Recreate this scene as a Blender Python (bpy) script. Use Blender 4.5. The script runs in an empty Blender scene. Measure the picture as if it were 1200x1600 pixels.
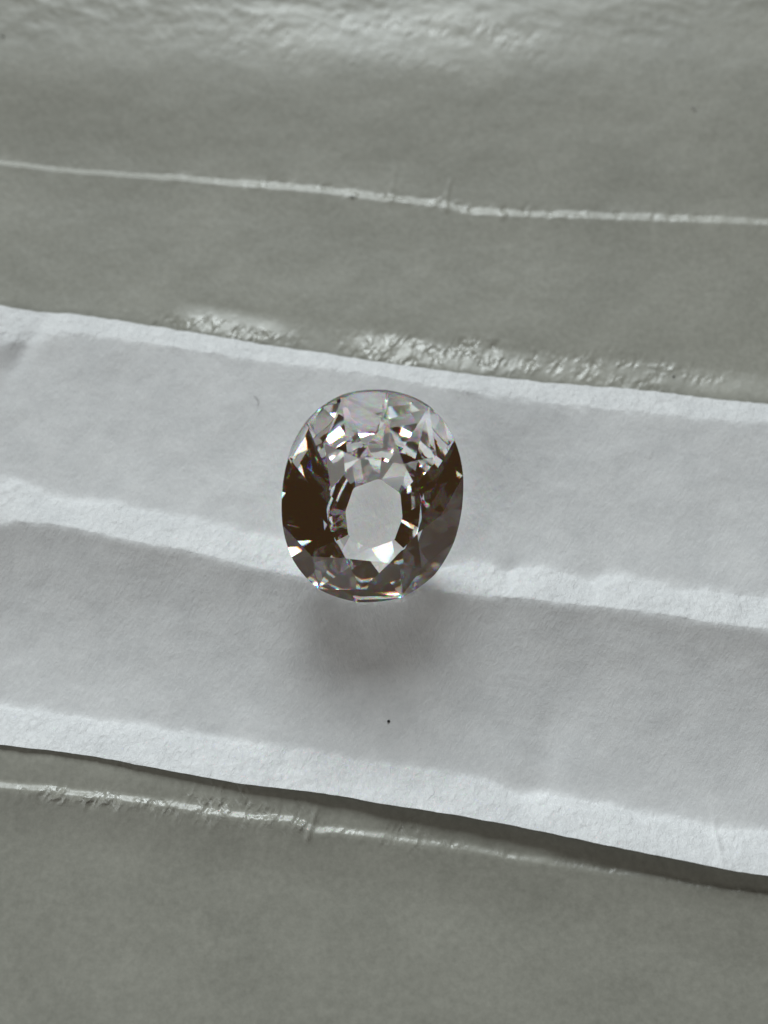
import bpy, bmesh, math, random
import numpy as np
from mathutils import Vector, Matrix

random.seed(7)
MM = 0.001                      # everything below is laid out in millimetres
scene = bpy.context.scene
COL = scene.collection

# ------------------------------------------------------------------ camera
W_PX, H_PX = 1200.0, 1600.0
CAM_TILT, CAM_DIST, LENS = math.radians(17.0), 63.0, 66.0
cam_d = bpy.data.cameras.new("camera")
cam_d.sensor_fit = 'HORIZONTAL'
cam_d.sensor_width = 36.0
cam_d.lens = LENS
cam_d.clip_start = 0.005
cam_d.clip_end = 50.0
cam = bpy.data.objects.new("camera", cam_d)
COL.objects.link(cam)
CAM_POS = np.array([0.0, -CAM_DIST * math.sin(CAM_TILT), CAM_DIST * math.cos(CAM_TILT)])
cam.location = CAM_POS * MM
cam.rotation_euler = (CAM_TILT, 0, 0)
cam_d.dof.use_dof = True
cam_d.dof.focus_distance = (CAM_DIST - 3.0) * MM
cam_d.dof.aperture_fstop = 45.0
scene.camera = cam


def at(px, py, z=0.0):
    """the point of the level plane z (mm) that the photograph shows at pixel px, py"""
    k = 36.0 / LENS / W_PX
    dx, dy = (px - W_PX / 2) * k, -(py - H_PX / 2) * k
    c, s = math.cos(CAM_TILT), math.sin(CAM_TILT)
    d = np.array([dx, dy * c + s, dy * s - c])
    t = (z - CAM_POS[2]) / d[2]
    return CAM_POS + t * d


# ------------------------------------------------------------------ world and lamps
world = bpy.data.worlds.new("World")
scene.world = world
world.use_nodes = True
wb = world.node_tree.nodes["Background"]
wb.inputs[0].default_value = (0.033, 0.0185, 0.0085, 1)
wb.inputs[1].default_value = 1.0


def area_lamp(name, az, el, dist, w, h, power, colour):
    """a rectangular area lamp: az is measured from the top of the picture, clockwise"""
    d = bpy.data.lights.new(name, 'AREA')
    d.shape = 'RECTANGLE'
    d.size, d.size_y = w, h
    d.energy = power
    d.color = colour
    o = bpy.data.objects.new(name, d)
    a, e = math.radians(az), math.radians(el)
    v = Vector((math.sin(a) * math.cos(e), math.cos(a) * math.cos(e), math.sin(e)))
    o.location = v * dist
    o.rotation_euler = (-v).to_track_quat('-Z', 'Y').to_euler()
    COL.objects.link(o)
    return o


area_lamp("window_light", -4, 34, 2.0, 1.1, 0.75, 34.5, (0.91, 0.985, 1.0))
area_lamp("side_fill_light", -115, 44, 1.8, 1.2, 1.0, 8.0, (0.94, 0.99, 0.98))  # added fill from the left and front, lightens the shadow below the gem

scene.view_settings.view_transform = 'Standard'
scene.view_settings.look = 'None'
scene.view_settings.exposure = 0.0
scene.view_settings.gamma = 1.0
scene.cycles.max_bounces = 32
scene.cycles.transmission_bounces = 28
scene.cycles.glossy_bounces = 16
scene.cycles.diffuse_bounces = 6
scene.cycles.use_denoising = True
scene.cycles.blur_glossy = 0.3
scene.cycles.sample_clamp_indirect = 8.0


# ------------------------------------------------------------------ noise for the sheets
def _hash(ix, iy, seed):
    n = (ix.astype(np.int64) * 374761393 + iy.astype(np.int64) * 668265263 + seed * 974634777) & 0x7fffffff
    n = ((n ^ (n >> 13)) * 1274126177) & 0x7fffffff
    n = (n ^ (n >> 16)) & 0x7fffffff
    return n / float(0x7fffffff) * 2 * math.pi


def perlin(x, y, seed=0):
    ix, iy = np.floor(x), np.floor(y)
    fx, fy = x - ix, y - iy
    u, v = fx * fx * fx * (fx * (fx * 6 - 15) + 10), fy * fy * fy * (fy * (fy * 6 - 15) + 10)
    r = 0
    for ox in (0, 1):
        for oy in (0, 1):
            a = _hash(ix + ox, iy + oy, seed)
            g = np.cos(a) * (fx - ox) + np.sin(a) * (fy - oy)
            r = r + g * (u if ox else 1 - u) * (v if oy else 1 - v)
    return r * 1.4


def fbm(x, y, seed=0, octs=4, gain=0.5):
    r, amp = 0, 1.0
    for k in range(octs):
        r = r + amp * perlin(x * 2 ** k, y * 2 ** k, seed + 17 * k)
        amp *= gain
    return r


def ridged(x, y, seed=0, octs=3, gain=0.5):
    r, amp = 0, 1.0
    for k in range(octs):
        r = r + amp * (1 - 2.2 * np.abs(perlin(x * 2 ** k, y * 2 ** k, seed + 31 * k)))
        amp *= gain
    return r


def smooth(a, b, x):
    t = np.clip((x - a) / (b - a), 0, 1)
    return t * t * (3 - 2 * t)


def gauss(x, y, cx, cy, sx, sy, rot=0.0):
    c, s = math.cos(rot), math.sin(rot)
    dx, dy = x - cx, y - cy
    return np.exp(-0.5 * (((dx * c + dy * s) / sx) ** 2 + ((-dx * s + dy * c) / sy) ** 2))


def curve(pts, z=0.0):
    """pixel polyline -> function y(x) in mm, carried on straight past both ends"""
    p = np.array([at(a, b, z)[:2] for a, b in pts])
    sl, sr = (p[3, 1] - p[0, 1]) / (p[3, 0] - p[0, 0]), (p[-1, 1] - p[-4, 1]) / (p[-1, 0] - p[-4, 0])
    sl, sr = np.clip([sl, sr], -0.25, 0.0)
    p = np.vstack([[p[0, 0] - 60, p[0, 1] - 60 * sl], p, [p[-1, 0] + 60, p[-1, 1] + 60 * sr]])
    return lambda x: np.interp(x, p[:, 0], p[:, 1])


# ------------------------------------------------------------------ materials
def new_mat(name):
    m = bpy.data.materials.new(name)
    m.use_nodes = True
    return m, m.node_tree.nodes, m.node_tree.links, m.node_tree.nodes["Principled BSDF"]


def mm_coords(N, L, scale=(1, 1, 1), rot=0.0):
    t = N.new('ShaderNodeTexCoord')
    mp = N.new('ShaderNodeMapping')
    mp.inputs['Scale'].default_value = tuple(1000 * s for s in scale)
    r = N.new('ShaderNodeMapping')
    r.inputs['Rotation'].default_value = (0, 0, rot)
    L.new(t.outputs['Object'], r.inputs['Vector'])
    L.new(r.outputs[0], mp.inputs['Vector'])
    return mp.outputs[0]


def noise(N, L, vec, scale, detail=4, rough=0.55, dist=0.0):
    n = N.new('ShaderNodeTexNoise')
    n.inputs['Scale'].default_value = scale
    n.inputs['Detail'].default_value = detail
    n.inputs['Roughness'].default_value = rough
    n.inputs['Distortion'].default_value = dist
    L.new(vec, n.inputs['Vector'])
    return n.outputs['Fac']


def mrange(N, L, val, a, b, c, d):
    n = N.new('ShaderNodeMapRange')
    for i, v in zip(('From Min', 'From Max', 'To Min', 'To Max'), (a, b, c, d)):
        n.inputs[i].default_value = v
    L.new(val, n.inputs['Value'])
    return n.outputs[0]


def math_n(N, L, op, a, b):
    n = N.new('ShaderNodeMath')
    n.operation = op
    for i, v in enumerate((a, b)):
        if isinstance(v, (int, float)):
            n.inputs[i].default_value = v
        else:
            L.new(v, n.inputs[i])
    return n.outputs[0]


def bump(N, L, height, dist_mm, strength=1.0, normal=None):
    b = N.new('ShaderNodeBump')
    b.inputs['Strength'].default_value = strength
    b.inputs['Distance'].default_value = dist_mm * MM
    L.new(height, b.inputs['Height'])
    if normal is not None:
        L.new(normal, b.inputs['Normal'])
    return b.outputs[0]


def mix_col(N, L, fac, a, b):
    n = N.new('ShaderNodeMix')
    n.data_type = 'RGBA'
    n.inputs['A'].default_value = (*a, 1)
    n.inputs['B'].default_value = (*b, 1)
    L.new(fac, n.inputs['Factor'])
    return n.outputs['Result']


def tissue_material():
    m, N, L, P = new_mat("white_tissue")
    flat = mm_coords(N, L)
    cloud = noise(N, L, flat, 0.55, 5, 0.6)
    fleck = noise(N, L, flat, 4.0, 6, 0.7)
    fib1 = noise(N, L, mm_coords(N, L, (9, 1.6, 1), math.radians(-18)), 1.0, 4, 0.6, 0.6)
    fib2 = noise(N, L, mm_coords(N, L, (9, 1.9, 1), math.radians(34)), 1.0, 4, 0.6, 0.8)
    a = math_n(N, L, 'ADD', mrange(N, L, cloud, 0.3, 0.7, 0, 0.55), mrange(N, L, fleck, 0.3, 0.7, 0, 0.45))
    col = mix_col(N, L, a, (0.66, 0.67, 0.685), (0.85, 0.855, 0.865))
    L.new(col, P.inputs['Base Color'])
    P.inputs['Roughness'].default_value = 0.46
    P.inputs['Specular IOR Level'].default_value = 0.5
    h = math_n(N, L, 'ADD', math_n(N, L, 'ADD', fib1, fib2), math_n(N, L, 'MULTIPLY', fleck, 1.6))
    cr = N.new('ShaderNodeAttribute')
    cr.attribute_name = "crinkle"
    wr = noise(N, L, mm_coords(N, L, (1.9, 1.2, 1), math.radians(25)), 2.4, 6, 0.68, 0.5)
    n1 = bump(N, L, h, 0.014)
    w = math_n(N, L, 'MULTIPLY', wr, cr.outputs['Fac'])
    n2 = bump(N, L, w, 0.075, 1.0, n1)
    L.new(n2, P.inputs['Normal'])
    return m


def glassine_material():
    m, N, L, P = new_mat("grey_glassine")
    flat = mm_coords(N, L)
    cloud = noise(N, L, flat, 0.22, 4, 0.6)
    fleck = noise(N, L, flat, 3.4, 4, 0.7)
    fib = noise(N, L, mm_coords(N, L, (4, 1.5, 1), math.radians(-20)), 1.0, 4, 0.6, 0.5)
    a = math_n(N, L, 'ADD', mrange(N, L, cloud, 0.3, 0.7, 0, 0.45), mrange(N, L, fleck, 0.3, 0.7, 0, 0.55))
    col = mix_col(N, L, a, (0.268, 0.267, 0.232), (0.405, 0.401, 0.352))
    cr = N.new('ShaderNodeAttribute')
    cr.attribute_name = "crinkle"
    # creasing breaks the fibres: white scuffs on the crumples, whitened further as painted glints
    sc1 = noise(N, L, mm_coords(N, L, (7, 3.2, 1), math.radians(-32)), 1.0, 5, 0.65, 1.0)
    sc = math_n(N, L, 'MULTIPLY', mrange(N, L, sc1, 0.54, 0.74, 0, 0.75), cr.outputs['Fac'])
    m2 = N.new('ShaderNodeMix')
    m2.data_type = 'RGBA'
    m2.clamp_factor = True
    L.new(sc, m2.inputs['Factor'])
    L.new(col, m2.inputs['A'])
    m2.inputs['B'].default_value = (0.80, 0.81, 0.78, 1)
    L.new(m2.outputs['Result'], P.inputs['Base Color'])
    P.inputs['Roughness'].default_value = 0.31
    P.inputs['Specular IOR Level'].default_value = 0.5
    h = math_n(N, L, 'ADD', fib, math_n(N, L, 'MULTIPLY', fleck, 1.0))
    n1 = bump(N, L, h, 0.010)
    # crumples: flat shards that meet in sharp little folds
    base = mm_coords(N, L, (1, 1, 1), math.radians(28))
    wn = N.new('ShaderNodeTexNoise')
    wn.inputs['Scale'].default_value = 1.3
    wn.inputs['Detail'].default_value = 3
    L.new(base, wn.inputs['Vector'])
    wv = N.new('ShaderNodeVectorMath')
    wv.operation = 'MULTIPLY_ADD'
    L.new(wn.outputs['Color'], wv.inputs[0])
    wv.inputs[1].default_value = (0.5, 0.5, 0.0)
    L.new(base, wv.inputs[2])
    st = N.new('ShaderNodeMapping')
    st.inputs['Scale'].default_value = (1.9, 0.75, 1)
    L.new(wv.outputs[0], st.inputs['Vector'])
    hs = None
    for scl, wt in ((0.85, 1.0), (1.9, 0.5)):
        v = N.new('ShaderNodeTexVoronoi')
        v.voronoi_dimensions = '2D'
        v.inputs['Scale'].default_value = scl
        L.new(st.outputs[0], v.inputs['Vector'])
        q = math_n(N, L, 'MULTIPLY', v.outputs['Distance'], wt)
        hs = q if hs is None else math_n(N, L, 'ADD', hs, q)
    n2 = bump(N, L, math_n(N, L, 'MULTIPLY', math_n(N, L, 'SUBTRACT', hs, 0.62), cr.outputs['Fac']), 0.10, 1.0, n1)
    L.new(n2, P.inputs['Normal'])
    rg = mrange(N, L, cr.outputs['Fac'], 0.0, 0.8, 0.42, 0.24)
    L.new(rg, P.inputs['Roughness'])
    return m


def gem_material(ior=1.66, spread=0.022):
    """clear crystal; light is split into red, green and blue where it enters, as dispersion does"""
    m, N, L, P = new_mat("clear_crystal")
    N.remove(P)
    out = N["Material Output"]
    sh = None
    for c, k in (((1, 0, 0), -1), ((0, 1, 0), 0), ((0, 0, 1), 1)):
        g = N.new('ShaderNodeBsdfGlass')
        g.inputs['Color'].default_value = (*[v * t for v, t in zip(c, (1.0, 0.985, 0.975))], 1)
        g.inputs['Roughness'].default_value = 0.0
        g.inputs['IOR'].default_value = ior + k * spread
        if sh is None:
            sh = g.outputs[0]
        else:
            ad = N.new('ShaderNodeAddShader')
            L.new(sh, ad.inputs[0])
            L.new(g.outputs[0], ad.inputs[1])
            sh = ad.outputs[0]
    inner = N.new('ShaderNodeBsdfGlass')
    inner.inputs['Color'].default_value = (1, 1, 1, 1)
    inner.inputs['Roughness'].default_value = 0.0
    inner.inputs['IOR'].default_value = ior
    geo = N.new('ShaderNodeNewGeometry')
    mx = N.new('ShaderNodeMixShader')
    L.new(geo.outputs['Backfacing'], mx.inputs[0])
    L.new(sh, mx.inputs[1])
    L.new(inner.outputs[0], mx.inputs[2])
    L.new(mx.outputs[0], out.inputs['Surface'])
    return m


def plain_material(name, col, rough=0.7):
    m, N, L, P = new_mat(name)
    P.inputs['Base Color'].default_value = (*col, 1)
    P.inputs['Roughness'].default_value = rough
    return m


def wood_material():
    m, N, L, P = new_mat("brown_wood")
    v = mm_coords(N, L, (0.02, 0.3, 0.3))
    n = noise(N, L, v, 1.0, 6, 0.6, 0.8)
    L.new(mix_col(N, L, n, (0.05, 0.028, 0.015), (0.12, 0.07, 0.04)), P.inputs['Base Color'])
    P.inputs['Roughness'].default_value = 0.5
    return m


# ------------------------------------------------------------------ object helpers
def tag(o, label=None, cat=None, group=None, kind=None):
    for k, v in (("label", label), ("category", cat), ("group", group), ("kind", kind)):
        if v:
            o[k] = v
    return o


def link_mesh(name, verts, faces, mat, parent=None, normals=None, attr=None):
    me = bpy.data.meshes.new(name)
    me.from_pydata(verts, [], faces)
    me.materials.append(mat)
    if attr is not None:
        a = me.attributes.new("crinkle", 'FLOAT', 'POINT')
        a.data.foreach_set("value", np.ascontiguousarray(attr, dtype=np.float32))
    if normals is not None:
        me.polygons.foreach_set("use_smooth", np.ones(len(me.polygons), dtype=bool))
        me.normals_split_custom_set_from_vertices([tuple(n) for n in normals])
    me.update()
    o = bpy.data.objects.new(name, me)
    COL.objects.link(o)
    if parent is not None:
        o.parent = parent
    return o


def empty(name, loc=(0, 0, 0)):
    o = bpy.data.objects.new(name, None)
    o.empty_display_size = 0.002
    o.location = loc
    COL.objects.link(o)
    return o


def grid_parts(X, Y, Z, attr, rows, mat, parent, thick):
    """cut one continuous sheet (rows of points) into named strips that share points and normals"""
    nr, nc = X.shape
    P = np.stack([X, Y, Z], -1) * MM
    du = np.gradient(P, axis=1)
    dv = np.gradient(P, axis=0)
    n = np.cross(du, dv)
    n *= np.sign(n[..., 2:3] + 1e-12)
    n /= np.linalg.norm(n, axis=-1, keepdims=True) + 1e-20
    made = []
    for name, r0, r1 in rows:
        sub = P[r0:r1 + 1]
        k = sub.shape[0]
        idx = np.arange(k * nc).reshape(k, nc)
        q = np.stack([idx[:-1, :-1], idx[1:, :-1], idx[1:, 1:], idx[:-1, 1:]], -1).reshape(-1, 4)
        o = link_mesh(name, sub.reshape(-1, 3), q.tolist(), mat, parent,
                      n[r0:r1 + 1].reshape(-1, 3), attr[r0:r1 + 1].reshape(-1))
        made.append(o)
    return made


# ------------------------------------------------------------------ table under the papers
wood = wood_material()
t_v = [(-0.5, -0.4, -0.0032), (0.5, -0.4, -0.0032), (0.5, 0.5, -0.0032), (-0.5, 0.5, -0.0032)]
t_v += [(x, y, -0.03) for x, y, _ in t_v]
tag(link_mesh("tabletop", t_v, [(0, 1, 2, 3), (7, 6, 5, 4), (0, 4, 5, 1), (1, 5, 6, 2), (2, 6, 7, 3), (3, 7, 4, 0)],
              wood), kind='structure')

# ------------------------------------------------------------------ crease lines as the photograph shows them
TOP_EDGE = [(0, 476), (30, 480), (70, 485), (112, 487), (187, 498), (270, 512), (354, 525), (417, 536), (500, 548), (567, 559),
            (667, 573), (745, 583), (846, 594), (930, 601), (1012, 607), (1117, 621), (1200, 628)]
TOP_FOLD = [(0, 545), (40, 538), (75, 529), (125, 525), (187, 530), (292, 548), (417, 567), (500, 577), (567, 585), (667, 603),
            (733, 616), (825, 629), (950, 642), (1075, 654), (1200, 662)]
MID_TOP = [(0, 749), (21, 751), (42, 760), (75, 775), (108, 782), (137, 786), (179, 786), (217, 796), (258, 804), (300, 812),
           (346, 822), (396, 837), (437, 845), (520, 862), (600, 876), (660, 888), (696, 886), (742, 878), (769, 883),
           (792, 893), (806, 886), (847, 886), (893, 899), (925, 909), (948, 900), (971, 900), (1017, 912), (1063, 923),
           (1109, 923), (1155, 931), (1200, 934)]
MID_BOT = [(0, 825), (25, 821), (83, 823), (133, 833), (187, 844), (233, 854), (292, 865), (354, 879), (417, 896), (467, 906),
           (560, 918), (664, 927), (719, 933), (788, 938), (847, 942), (902, 949), (971, 956), (1040, 965), (1109, 977), (1200, 988)]
BOT_TOP = [(0, 1102), (75, 1112), (150, 1125), (215, 1132), (275, 1145), (350, 1155), (425, 1165), (475, 1172), (550, 1187),
           (600, 1194), (650, 1202), (710, 1211), (760, 1221), (795, 1237), (815, 1242), (860, 1242), (910, 1250), (960, 1260),
           (1025, 1277), (1075, 1283), (1122, 1294), (1200, 1299)]
BOT_EDGE = [(0, 1164), (75, 1172), (125, 1179), (175, 1187), (240, 1200), (300, 1211), (375, 1225), (450, 1233), (525, 1243),
            (600, 1257), (700, 1272), (800, 1290), (880, 1307), (950, 1322), (1025, 1337), (1100, 1352), (1150, 1362), (1200, 1369)]
UP_CREASE = [(0, 245), (100, 257), (200, 265), (275, 270), (375, 281), (500, 291), (575, 301), (640, 307), (690, 312), (707, 316),
             (740, 325), (850, 328), (950, 332), (1100, 338), (1200, 342)]
LOW_CREASE = [(0, 1235), (75, 1242), (150, 1250), (240, 1261), (300, 1270), (350, 1280), (430, 1286), (460, 1288), (490, 1306),
              (525, 1305), (600, 1314), (650, 1322), (725, 1331), (800, 1345), (900, 1360), (1000, 1375), (1100, 1390), (1200, 1403)]

HALF = 27.0                     # the sheets run past the frame on both sides
xs = np.arange(-HALF, HALF + 0.01, globals().get("STEP", 0.075))


def rows_between(ya, yb, n, last=False):
    t = np.linspace(0, 1, n + 1)
    if not last:
        t = t[:-1]
    return ya[None, :] + (yb - ya)[None, :] * t[:, None]


# ------------------------------------------------------------------ glassine sheet
def pix_x(px):
    return at(px, 800)[0]


glassine = glassine_material()
gz = -0.90                      # it lies a little under the tissue
f_top, f_bot = curve(TOP_EDGE), curve(BOT_EDGE, 0.45)
f_up, f_low = curve(UP_CREASE, -0.1), curve(LOW_CREASE, -0.3)
yu, yl = f_up(xs), f_low(xs)
top_y, bot_y = np.full_like(xs, 40.0), np.full_like(xs, -38.0)
segs = [rows_between(top_y, yu + 0.55, 170), rows_between(yu + 0.55, yu, 12), rows_between(yu, yl, 330),
        rows_between(yl, bot_y, 170, True)]
Y = np.vstack(segs)
X = np.broadcast_to(xs, Y.shape).copy()
dU = yu[None, :] - Y            # distance below the upper crease, positive towards the viewer
dL = yl[None, :] - Y
dT = f_top(xs)[None, :] - Y     # distance below the tissue's top edge
Z = np.full_like(Y, gz)
# upper crease: a narrow step that faces the window, then a long gentle fall
wob = 1 + 0.35 * fbm(X * 0.35, X * 0 + 3.0, 5, 3)
lw = 0.50 * wob * (0.55 + 0.45 * smooth(-14, -4, X))
Z += 0.13 * wob * smooth(-lw, 0.02, dU) * np.exp(-np.clip(dU, 0, None) / 2.6)
# it rises again to meet the tissue, crumpled
rise = np.interp(xs, [at(v, 540)[0] for v in (-200, 260, 310, 420, 470, 540, 580, 790, 850, 1200)],
                 [0.04, 0.04, 0.30, 0.30, 0.10, 0.10, 0.33, 0.30, 0.18, 0.22])
Z += rise[None, :] * smooth(-1.9, -0.1, dT) * smooth(1.2, 0.0, dT)
# folded together with the tissue: it follows the lifted near edge, then falls to the lower crease
edge_z = 0.50 + 0.16 * smooth(-16, 14, xs)
gap = 0.16 + 0.60 * smooth(-15, 15, xs)
dB = f_bot(xs)[None, :] - Y
lev = (edge_z - gap - gz)[None, :] * smooth(-0.85, -0.05, dB)
Z += lev * (1 - 0.35 * smooth(0.1, 4.0, dB))
# lower crease
lw2 = 0.40 * (1 + 0.3 * fbm(X * 0.5, X * 0 + 9.0, 6, 3))
Z += (0.13 + 0.08 * smooth(2, -4, X)) * smooth(-lw2, 0.03, dL) * np.exp(-np.clip(dL, 0, None) / 3.0)
# long slow waves of the sheet
wave = 0.075 * fbm(X * 0.05 + 7, Y * 0.09 + 2, 21, 3)
Z += wave * (1 - smooth(-3, -0.5, dT)) + wave * smooth(0.2, 4, dL)
# the arch at the far edge of the picture that catches the window
yfar = at(600, 60)[1]
Z += 0.42 * smooth(yu[None, :] + 0.2, yfar - 0.5, Y)
arch = smooth(yfar - 2.2, yfar + 5.0, Y + 1.1 * fbm(X * 0.16, Y * 0.2, 91, 3))
Z -= 0.40 * arch * (0.15 + 0.85 * np.exp(-((X - 1.5) / 9.5) ** 2))
Z += 0.03 * arch * ridged(X * 0.45 + 0.3 * Y, Y * 0.9, 95, 3)
# small creases across the fold
for px, y0, y1, amp in ((697, 262, 318, 0.035), (610, 240, 304, 0.018)):
    a, b = at(px, y0), at(px, y1)
    m = smooth(b[1] - 0.15, b[1] + 0.1, Y) * smooth(a[1] + 0.3, a[1] - 0.6, Y)
    Z += amp * m * np.exp(-((X - a[0] - 0.10 * (Y - b[1]) - 0.05 * np.sin(3 * Y)) / 0.10) ** 2)
for px, y0, y1, amp, tl in ((441, 1252, 1290, -0.03, 0.02), (496, 1262, 1312, 0.07, 0.30)):
    a, b = at(px, y0), at(px, y1)
    m = smooth(b[1] - 0.2, b[1] + 0.1, Y) * smooth(a[1] + 0.3, a[1] - 0.5, Y)
    Z += amp * m * np.exp(-((X - a[0] - tl * (Y - a[1])) / 0.10) ** 2)
# crumpled patches
PATCH = [(330, 500, 75, 16, .7), (385, 520, 34, 14, 1.1), (600, 545, 40, 20, 1.2), (690, 535, 70, 11, 1.2), (650, 558, 40, 10, .8),
         (757, 528, 26, 9, 1.0), (770, 556, 50, 14, .7), (870, 560, 60, 18, .4), (950, 550, 30, 14, .4), (1060, 568, 70, 12, .6), (990, 590, 60, 10, .4),
         (180, 1196, 28, 5, .7), (110, 1246, 30, 6, 1.1), (200, 1258, 60, 7, 1.1), (330, 1262, 40, 14, 1.2), (365, 1245, 30, 18, .5),
         (400, 1280, 40, 6, 1.2), (455, 1272, 14, 12, .9), (628, 1302, 22, 14, .9), (610, 1313, 18, 4, 1.0),
         (560, 20, 260, 36, .22), (660, 28, 70, 14, .28), (790, 50, 50, 20, .25), (420, 55, 120, 28, .18), (640, 95, 160, 22, .14),
         (640, 545, 230, 26, .14), (350, 515, 110, 24, .14), (980, 575, 180, 20, .14), (330, 1258, 200, 24, .12), (600, 1300, 120, 18, .12)]
CR = np.zeros_like(Y)
for px, py, sx, sy, amp in PATCH:
    a = at(px, py)
    CR += amp * gauss(X, Y, a[0], a[1], sx / 36.0, sy / 36.0, -0.1)
CR += 0.7 * np.exp(-((dU + 0.26) / 0.30) ** 2) * (0.25 + 0.85 * smooth(-13, -4, X) * (1 - 0.6 * smooth(5, 12, X)))
CR += (0.45 + 0.4 * smooth(0, -5, X)) * np.exp(-((dL + 0.18) / 0.18) ** 2)
CR *= 0.25 + 0.95 * smooth(-0.25, 0.35, fbm(X * 0.9, Y * 1.3, 77, 3))
CR = np.clip(CR, 0, 1.3)
Z += CR * (0.022 * ridged(X * 1.1 + 0.5 * Y, Y * 1.7 - 0.4 * X, 41, 3) - 0.02)
Z += 0.012 * fbm(X * 0.6, Y * 0.7, 51, 3)
ZG, YG, XG = Z, Y, X
g_root = empty("glassine_sheet", (0, 0, 0))
tag(g_root, "large shiny grey glassine paper with sharp creases lying under the white tissue", "paper")
r = [170, 182, 512, Y.shape[0] - 1]
grid_parts(X, Y, Z, CR, [("panel", 0, r[0]), ("crease", r[0], r[1]), ("panel", r[1], r[2]), ("panel", r[2], r[3])],
           glassine, g_root, 0.03)

# ------------------------------------------------------------------ tissue sheet
tissue = tissue_material()
c_te, c_tf = curve(TOP_EDGE, -0.05)(xs), curve(TOP_FOLD, 0.25)(xs)
c_mt, c_mb = curve(MID_TOP, 0.0)(xs), curve(MID_BOT, 0.55)(xs)
c_bt, c_be = curve(BOT_TOP, -0.36)(xs), curve(BOT_EDGE, 0.45)(xs)
c_te = c_te + 0.035 * fbm(xs * 1.3, xs * 0 + 4.2, 101, 4)
c_be = c_be + 0.018 * fbm(xs * 1.1, xs * 0 + 8.2, 103, 4)
prof = [                         # (curve, height along it)
    (c_te, np.full_like(xs, -0.26)),
    (c_tf, np.full_like(xs, 0.33)),
    (c_mt, np.full_like(xs, 0.0)),
    (c_mb, np.full_like(xs, 0.90)),
    (c_bt, np.full_like(xs, -0.46)),
    (c_be, edge_z),
]
counts = [22, 80, 34, 96, 36]
Yt, Zt, Tt, Kt = [], [], [], []
for k, n in enumerate(counts):
    ya, za = prof[k]
    yb, zb = prof[k + 1]
    t = np.linspace(0, 1, n + 1)
    if k < 4:
        t = t[:-1]
    T = t[:, None]
    Yt.append(ya[None] + (yb - ya)[None] * T)
    if k in (1, 3):              # long panels sag: steep behind the fold, level before the next
        s = 1 - (1 - T) ** 2.1
    else:
        s = T ** 0.92
    Zt.append(za[None] + (zb - za)[None] * s)
    Kt.append(np.full((len(t), len(xs)), k))
    Tt.append(np.broadcast_to(T, (len(t), len(xs))))
Y, Z, K = np.vstack(Yt), np.vstack(Zt), np.vstack(Kt)
X = np.broadcast_to(xs, Y.shape).copy()
# rounded folds: a light smoothing down the columns
for _ in range(8):
    Z[1:-1] = 0.25 * Z[:-2] + 0.5 * Z[1:-1] + 0.25 * Z[2:]
band = np.where(K % 2 == 0, 1.0, 0.0)
for _ in range(6):
    band[1:-1] = 0.25 * band[:-2] + 0.5 * band[1:-1] + 0.25 * band[2:]
Z += 0.05 * fbm(X * 0.22, Y * 0.25, 61, 3) * (1 - band)
Z += 0.006 * fbm(X * 1.6, Y * 1.6, 62, 3)
Z += band * 0.045 * fbm(X * 1.1, Y * 1.3, 63, 4, 0.55)
# the turned corner at the left and shallow dents in the panels
a = at(5, 520)
Z += 0.22 * gauss(X, Y, a[0] - 0.5, a[1], 0.8, 1.2) - 0.14 * gauss(X, Y, at(45, 540)[0], at(45, 540)[1], 0.35, 1.3, -0.45)
a = at(855, 1180)
Z -= 0.13 * gauss(X, Y, a[0], a[1], 0.7, 2.0, -0.35)
a = at(835, 1232)
Z -= 0.07 * gauss(X, Y, a[0], a[1], 0.9, 0.35, -0.1)
a = at(800, 890)
Z -= 0.10 * gauss(X, Y, a[0], a[1], 0.4, 0.5)
a = at(930, 903)
Z -= 0.10 * gauss(X, Y, a[0], a[1], 0.5, 0.5)
a = at(1122, 1320)
Z += 0.07 * gauss(X, Y, a[0], a[1], 0.07, 0.7)
CRT = np.clip(0.10 + 0.9 * band, 0, 1)
t_root = empty("tissue_sheet", (0, 0, 0))
tag(t_root, "matt white tissue paper with three bright fold strips lying beneath the clear gemstone", "tissue paper")
b = np.cumsum([0] + counts)
names = ["fold_strip", "panel", "fold_strip", "panel", "fold_strip"]
grid_parts(X, Y, Z, CRT, [(names[k], b[k], b[k + 1]) for k in range(5)], tissue, t_root, 0.03)


def tissue_z(x, y):
    j = int(np.clip(np.searchsorted(xs, x), 0, len(xs) - 1))
    return float(np.interp(-y, -Y[:, j], Z[:, j]))


# ------------------------------------------------------------------ gemstone
GEM = dict(a=3.79122, b=4.72841, p=2.22, crown=33.57629, pav=37.89713, table=0.51483,
           star=0.45815, lower=0.73194, girdle=0.4, culet=0.31, phi0=0.3433, pitch=38.52527,
           roll=7.64398, yaw=-6, lift=0.02, apex_x=0.26966, apex_y=-1.35948, flip=0,
           tier=0.0, tier_r=0.62587, tier_d=0.0398, ior=1.69833, spread=0.009)
GEM.update(globals().get("GEM_OVERRIDE", {}))


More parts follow.
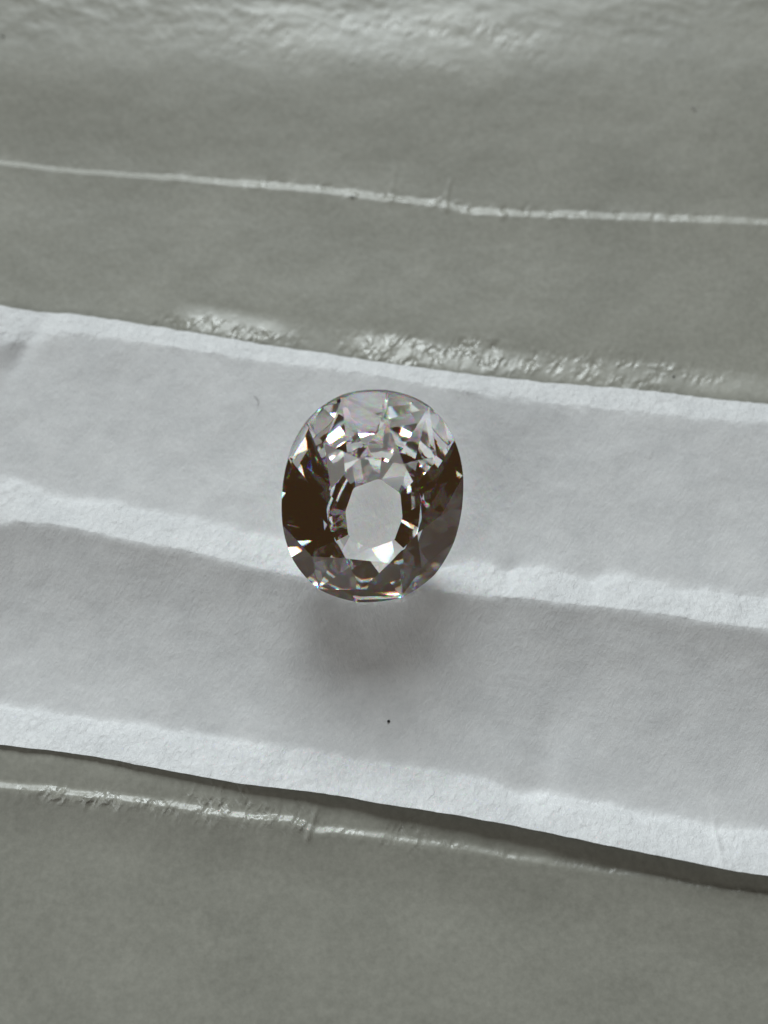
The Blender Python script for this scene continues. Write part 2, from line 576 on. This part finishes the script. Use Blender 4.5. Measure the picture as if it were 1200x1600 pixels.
def gem_solid(g):
    a, b, p = g['a'], g['b'], g['p']

    def P(phi, z=0.0, k=1.0):
        c, s = math.cos(phi), math.sin(phi)
        r = (abs(c / a) ** p + abs(s / b) ** p) ** (-1 / p)
        return Vector((r * c * k, r * s * k, z))

    def T(phi):
        return (P(phi + 1e-3) - P(phi - 1e-3)).normalized()

    half = g['girdle'] / 2
    planes = []                  # (name, point, outward normal)

    def add(name, p0, n):
        n = n.normalized()
        if n.dot(p0 - Vector((0, 0, 0))) < 0:
            n = -n
        planes.append((name, p0.copy(), n))

    def add3(name, p0, p1, p2):
        add(name, p0, (p1 - p0).cross(p2 - p0))

    ph = [g['phi0'] + k * math.pi / 4 for k in range(8)]
    # crown
    ht = half + math.tan(math.radians(g['crown'])) * (1 - g['table']) * a
    add('table_facet', Vector((0, 0, ht)), Vector((0, 0, 1)))
    tips, mains = [], []
    for f in ph:
        g0, t0 = P(f, half), P(f, ht, g['table'])
        n = T(f).cross(t0 - g0).normalized()
        if n.z < 0:
            n = -n
        mains.append((g0, n))
        tips.append(t0)
        add('bezel_facet', g0, n)
    for k in range(8):
        (p0, n0), (p1, n1) = mains[k], mains[(k + 1) % 8]
        d = n0.cross(n1).normalized()
        # the line where two neighbouring bezels meet: its points at girdle and at table height
        A = Matrix((n0, n1, d))
        q = A.inverted() @ Vector((n0.dot(p0), n1.dot(p1), 0))
        if d.z < 0:
            d = -d
        lo, hi = q + d * ((half - q.z) / d.z), q + d * ((ht - q.z) / d.z)
        M = lo.lerp(hi, 1 - g['star'] * 0.92)
        add3('star_facet', tips[k], tips[(k + 1) % 8], M)
        fm = ph[k] + math.pi / 8
        add3('upper_girdle_facet', M, P(ph[k], half), P(fm, half))
        add3('upper_girdle_facet', M, P(ph[(k + 1) % 8], half), P(fm, half))
    # pavilion
    dep = -half - math.tan(math.radians(g['pav'])) * a
    cu = Vector((g['apex_x'], g['apex_y'], dep))
    mains = []
    for f in ph:
        g0 = P(f, -half)
        n = T(f).cross(cu - g0).normalized()
        if n.z > 0:
            n = -n
        mains.append((g0, n))
        add('pavilion_facet', g0, n)
    for k in range(8):
        (p0, n0), (p1, n1) = mains[k], mains[(k + 1) % 8]
        d = n0.cross(n1).normalized()
        if d.z < 0:
            d = -d
        lo = cu + d * ((-half - cu.z) / d.z)
        M = lo.lerp(cu, g['lower'])
        fm = ph[k] + math.pi / 8
        add3('lower_girdle_facet', M, P(ph[k], -half), P(fm, -half))
        add3('lower_girdle_facet', M, P(ph[(k + 1) % 8], -half), P(fm, -half))
    # a second, flatter tier of facets round the culet
    if g['tier'] > 0:
        for k in range(16):
            f = g['phi0'] + (k + 0.5) * math.pi / 8
            q = P(f, -half).lerp(cu, g['tier_r'] if k % 2 else g['tier_r'] + g['tier_d'])
            t = T(f)
            out = Vector((t.y, -t.x, 0)).normalized()
            slope = math.atan2(abs(cu.z + half), P(f).length) - math.radians(g['tier'])
            n = out * math.sin(slope) - Vector((0, 0, 1)) * math.cos(slope)
            add('pavilion_facet', q, n)
    if g['culet'] > 0:
        add('culet_facet', Vector((0, 0, dep * (1 - g['culet']) - half * g['culet'])), Vector((0, 0, -1)))
    ng = 96
    for k in range(ng):
        f = 2 * math.pi * k / ng
        t = T(f)
        planes.append(('girdle', P(f), Vector((t.y, -t.x, 0)).normalized()))
    bm = bmesh.new()
    bmesh.ops.create_cube(bm, size=40)
    for _, p0, n in planes:
        geom = bm.verts[:] + bm.edges[:] + bm.faces[:]
        r = bmesh.ops.bisect_plane(bm, geom=geom, dist=1e-6, plane_co=p0, plane_no=n, clear_outer=True)
        cut = [e for e in r['geom_cut'] if isinstance(e, bmesh.types.BMEdge)]
        if cut:
            bmesh.ops.edgenet_fill(bm, edges=cut)
    bmesh.ops.remove_doubles(bm, verts=bm.verts[:], dist=2e-4)
    bmesh.ops.recalc_face_normals(bm, faces=bm.faces[:])
    return bm, planes


def build_gem(GEM):
    crystal = gem_material(GEM['ior'], GEM['spread'])
    bm, planes = gem_solid(GEM)
    rot = (Matrix.Rotation(math.radians(GEM['yaw']), 4, 'Z') @ Matrix.Rotation(math.radians(GEM['pitch']), 4, 'X')
           @ Matrix.Rotation(math.radians(GEM['roll']), 4, 'Y')
           @ Matrix.Rotation(math.pi if GEM['flip'] else 0.0, 4, 'Y'))
    pts = [rot @ v.co for v in bm.verts]
    # seat it: middle of its outline where the photograph has it, lowest point on the tissue
    proj = []
    low = min(p.z for p in pts)
    cx = cy = 0.0
    zoff = 0.0
    for it in range(4):
        cxy = at(583, 775, zoff)
        if it == 0:
            off = Vector((cxy[0], cxy[1], 0))
        zoff = max(tissue_z(p.x + off.x, p.y + off.y) - p.z for p in pts) + GEM['lift']
        off.z = zoff
        px = []
        c, s = math.cos(CAM_TILT), math.sin(CAM_TILT)
        for p in pts:
            q = np.array(p + off) - CAM_POS
            dep = q[2] * -c + q[1] * s
            kk = 36.0 / LENS / W_PX
            px.append((600 + q[0] / dep / kk, 800 - (q[1] * c + q[2] * s) / dep / kk))
        px = np.array(px)
        bb = px.min(0), px.max(0)
        off.x += (582 - (bb[0][0] + bb[1][0]) / 2) / 35.0
        off.y -= (775 - (bb[0][1] + bb[1][1]) / 2) / 35.0
    print("GEM bbox px", bb, "z", off.z)
    gem = empty("gemstone", (off.x * MM, off.y * MM, off.z * MM))
    tag(gem, "clear colourless oval cushion cut gemstone tilted on the middle fold of white tissue", "gemstone")
    gfaces = {}
    for f in bm.faces:
        best = max(range(len(planes)), key=lambda i: f.normal.dot(planes[i][2]) - 10 * abs(planes[i][2].dot(f.calc_center_median() - planes[i][1])))
        name = planes[best][0]
        key = name if name == 'girdle' else (name, best)
        gfaces.setdefault(key, []).append(f)
    for key, fs in gfaces.items():
        name = key if isinstance(key, str) else key[0]
        vs, idx, faces = [], {}, []
        for f in fs:
            ring = []
            for v in f.verts:
                if v.index not in idx:
                    idx[v.index] = len(vs)
                    vs.append(tuple((rot @ v.co) * MM))
                ring.append(idx[v.index])
            faces.append(ring)
        link_mesh(name, vs, faces, crystal, gem)
    bm.free()
    return gem, bb


build_gem(GEM)

# ------------------------------------------------------------------ dust and fibres
dark = plain_material("dark_dust", (0.03, 0.03, 0.03), 0.8)
lint = plain_material("white_lint", (0.75, 0.75, 0.75), 0.8)


def speck(px, py, r, label, z_of, mat=dark, seed=1):
    q = at(px, py, 0)
    q = at(px, py, z_of(q[0], q[1]))
    bmk = bmesh.new()
    bmesh.ops.create_icosphere(bmk, subdivisions=2, radius=r)
    rnd = random.Random(seed)
    for v in bmk.verts:
        v.co *= 1 + rnd.uniform(-0.25, 0.25)
        v.co.z *= 0.6
    o = link_mesh("dust_speck", [tuple(v.co * MM) for v in bmk.verts], [[v.index for v in f.verts] for f in bmk.faces], mat)
    o.location = (q[0] * MM, q[1] * MM, (z_of(q[0], q[1]) + r * 0.4) * MM)
    bmk.free()
    tag(o, label, "speck", "dark specks of dust on the papers")


def glass_z(x, y):
    j = int(np.clip(np.searchsorted(xs, x), 0, len(xs) - 1))
    return float(np.interp(-y, -YG[:, j], ZG[:, j]))


speck(607, 1127, 0.062, "tiny round black speck on the white tissue below the gemstone", tissue_z, seed=2)
speck(5, 57, 0.06, "tiny dark speck on the grey glassine near its far left corner", glass_z, seed=3)
speck(1053, 588, 0.05, "small dark speck on the glassine just above the tissue edge at right", glass_z, seed=5)


def hair(pix, r, label, z_of, mat, group=None, raise_mm=0.03):
    """a loose paper fibre: a fine bent thread lying on the sheet"""
    pts = []
    for a, b in pix:
        q = at(a, b, 0)
        q = at(a, b, z_of(q[0], q[1]))
        pts.append(Vector((q[0], q[1], z_of(q[0], q[1]) + r + raise_mm)))
    dense = []
    n = len(pts)
    for i in range(n - 1):
        p0, p1, p2, p3 = pts[max(i - 1, 0)], pts[i], pts[i + 1], pts[min(i + 2, n - 1)]
        for k in range(6):
            t = k / 6
            dense.append(0.5 * ((2 * p1) + (p2 - p0) * t + (2 * p0 - 5 * p1 + 4 * p2 - p3) * t * t + (3 * p1 - p0 - 3 * p2 + p3) * t ** 3))
    dense.append(pts[-1])
    org = dense[0].copy()
    vs, fs = [], []
    for i, p in enumerate(dense):
        d = (dense[min(i + 1, len(dense) - 1)] - dense[max(i - 1, 0)]).normalized()
        u = d.cross(Vector((0, 0, 1))).normalized()
        w = u.cross(d)
        rr = r * (0.35 + 0.65 * math.sin(math.pi * (0.08 + 0.84 * i / (len(dense) - 1))))
        for k in range(5):
            a = 2 * math.pi * k / 5
            vs.append(tuple((p - org + u * rr * math.cos(a) + w * rr * math.sin(a)) * MM))
        if i:
            for k in range(5):
                a, b = (i - 1) * 5 + k, (i - 1) * 5 + (k + 1) % 5
                fs.append((a, b, b + 5, a + 5))
    o = link_mesh("paper_fibre", vs, fs, mat)
    o.location = org * MM
    tag(o, label, "fibre", group)


fibre_grey = plain_material("grey_fibre", (0.36, 0.35, 0.34), 0.7)
hair([(396, 618), (401, 622), (404, 629), (402, 634)], 0.010, "short curled grey fibre on the tissue left of the gemstone's top", tissue_z, fibre_grey)
hair([(1080, 167), (1084, 170), (1087, 175)], 0.020, "tiny dark curved fibre on the grey glassine at the far right", glass_z, fibre_grey)
hair([(546, 306), (550, 308), (555, 307)], 0.022, "tiny dark fibre caught just below the upper glassine crease", glass_z, dark)
for k, (x, y, l, b) in enumerate(((548, 944, 30, 5), (566, 947, 26, -4), (532, 940, 24, 6), (590, 944, 24, -6), (507, 934, 20, 5))):
    hair([(x, y), (x + l * 0.35, y + b), (x + l * 0.7, y + b * 0.4), (x + l, y - b * 0.6)], 0.014,
         "fine pale fibre at the gemstone's near rim, " + ("under the middle of the rim", "right of the rim's middle", "left of the rim's middle",
         "rightmost of the rim's fibres", "leftmost of the rim's fibres")[k], tissue_z, lint, "pale fibres along the near rim of the gemstone", 0.10)
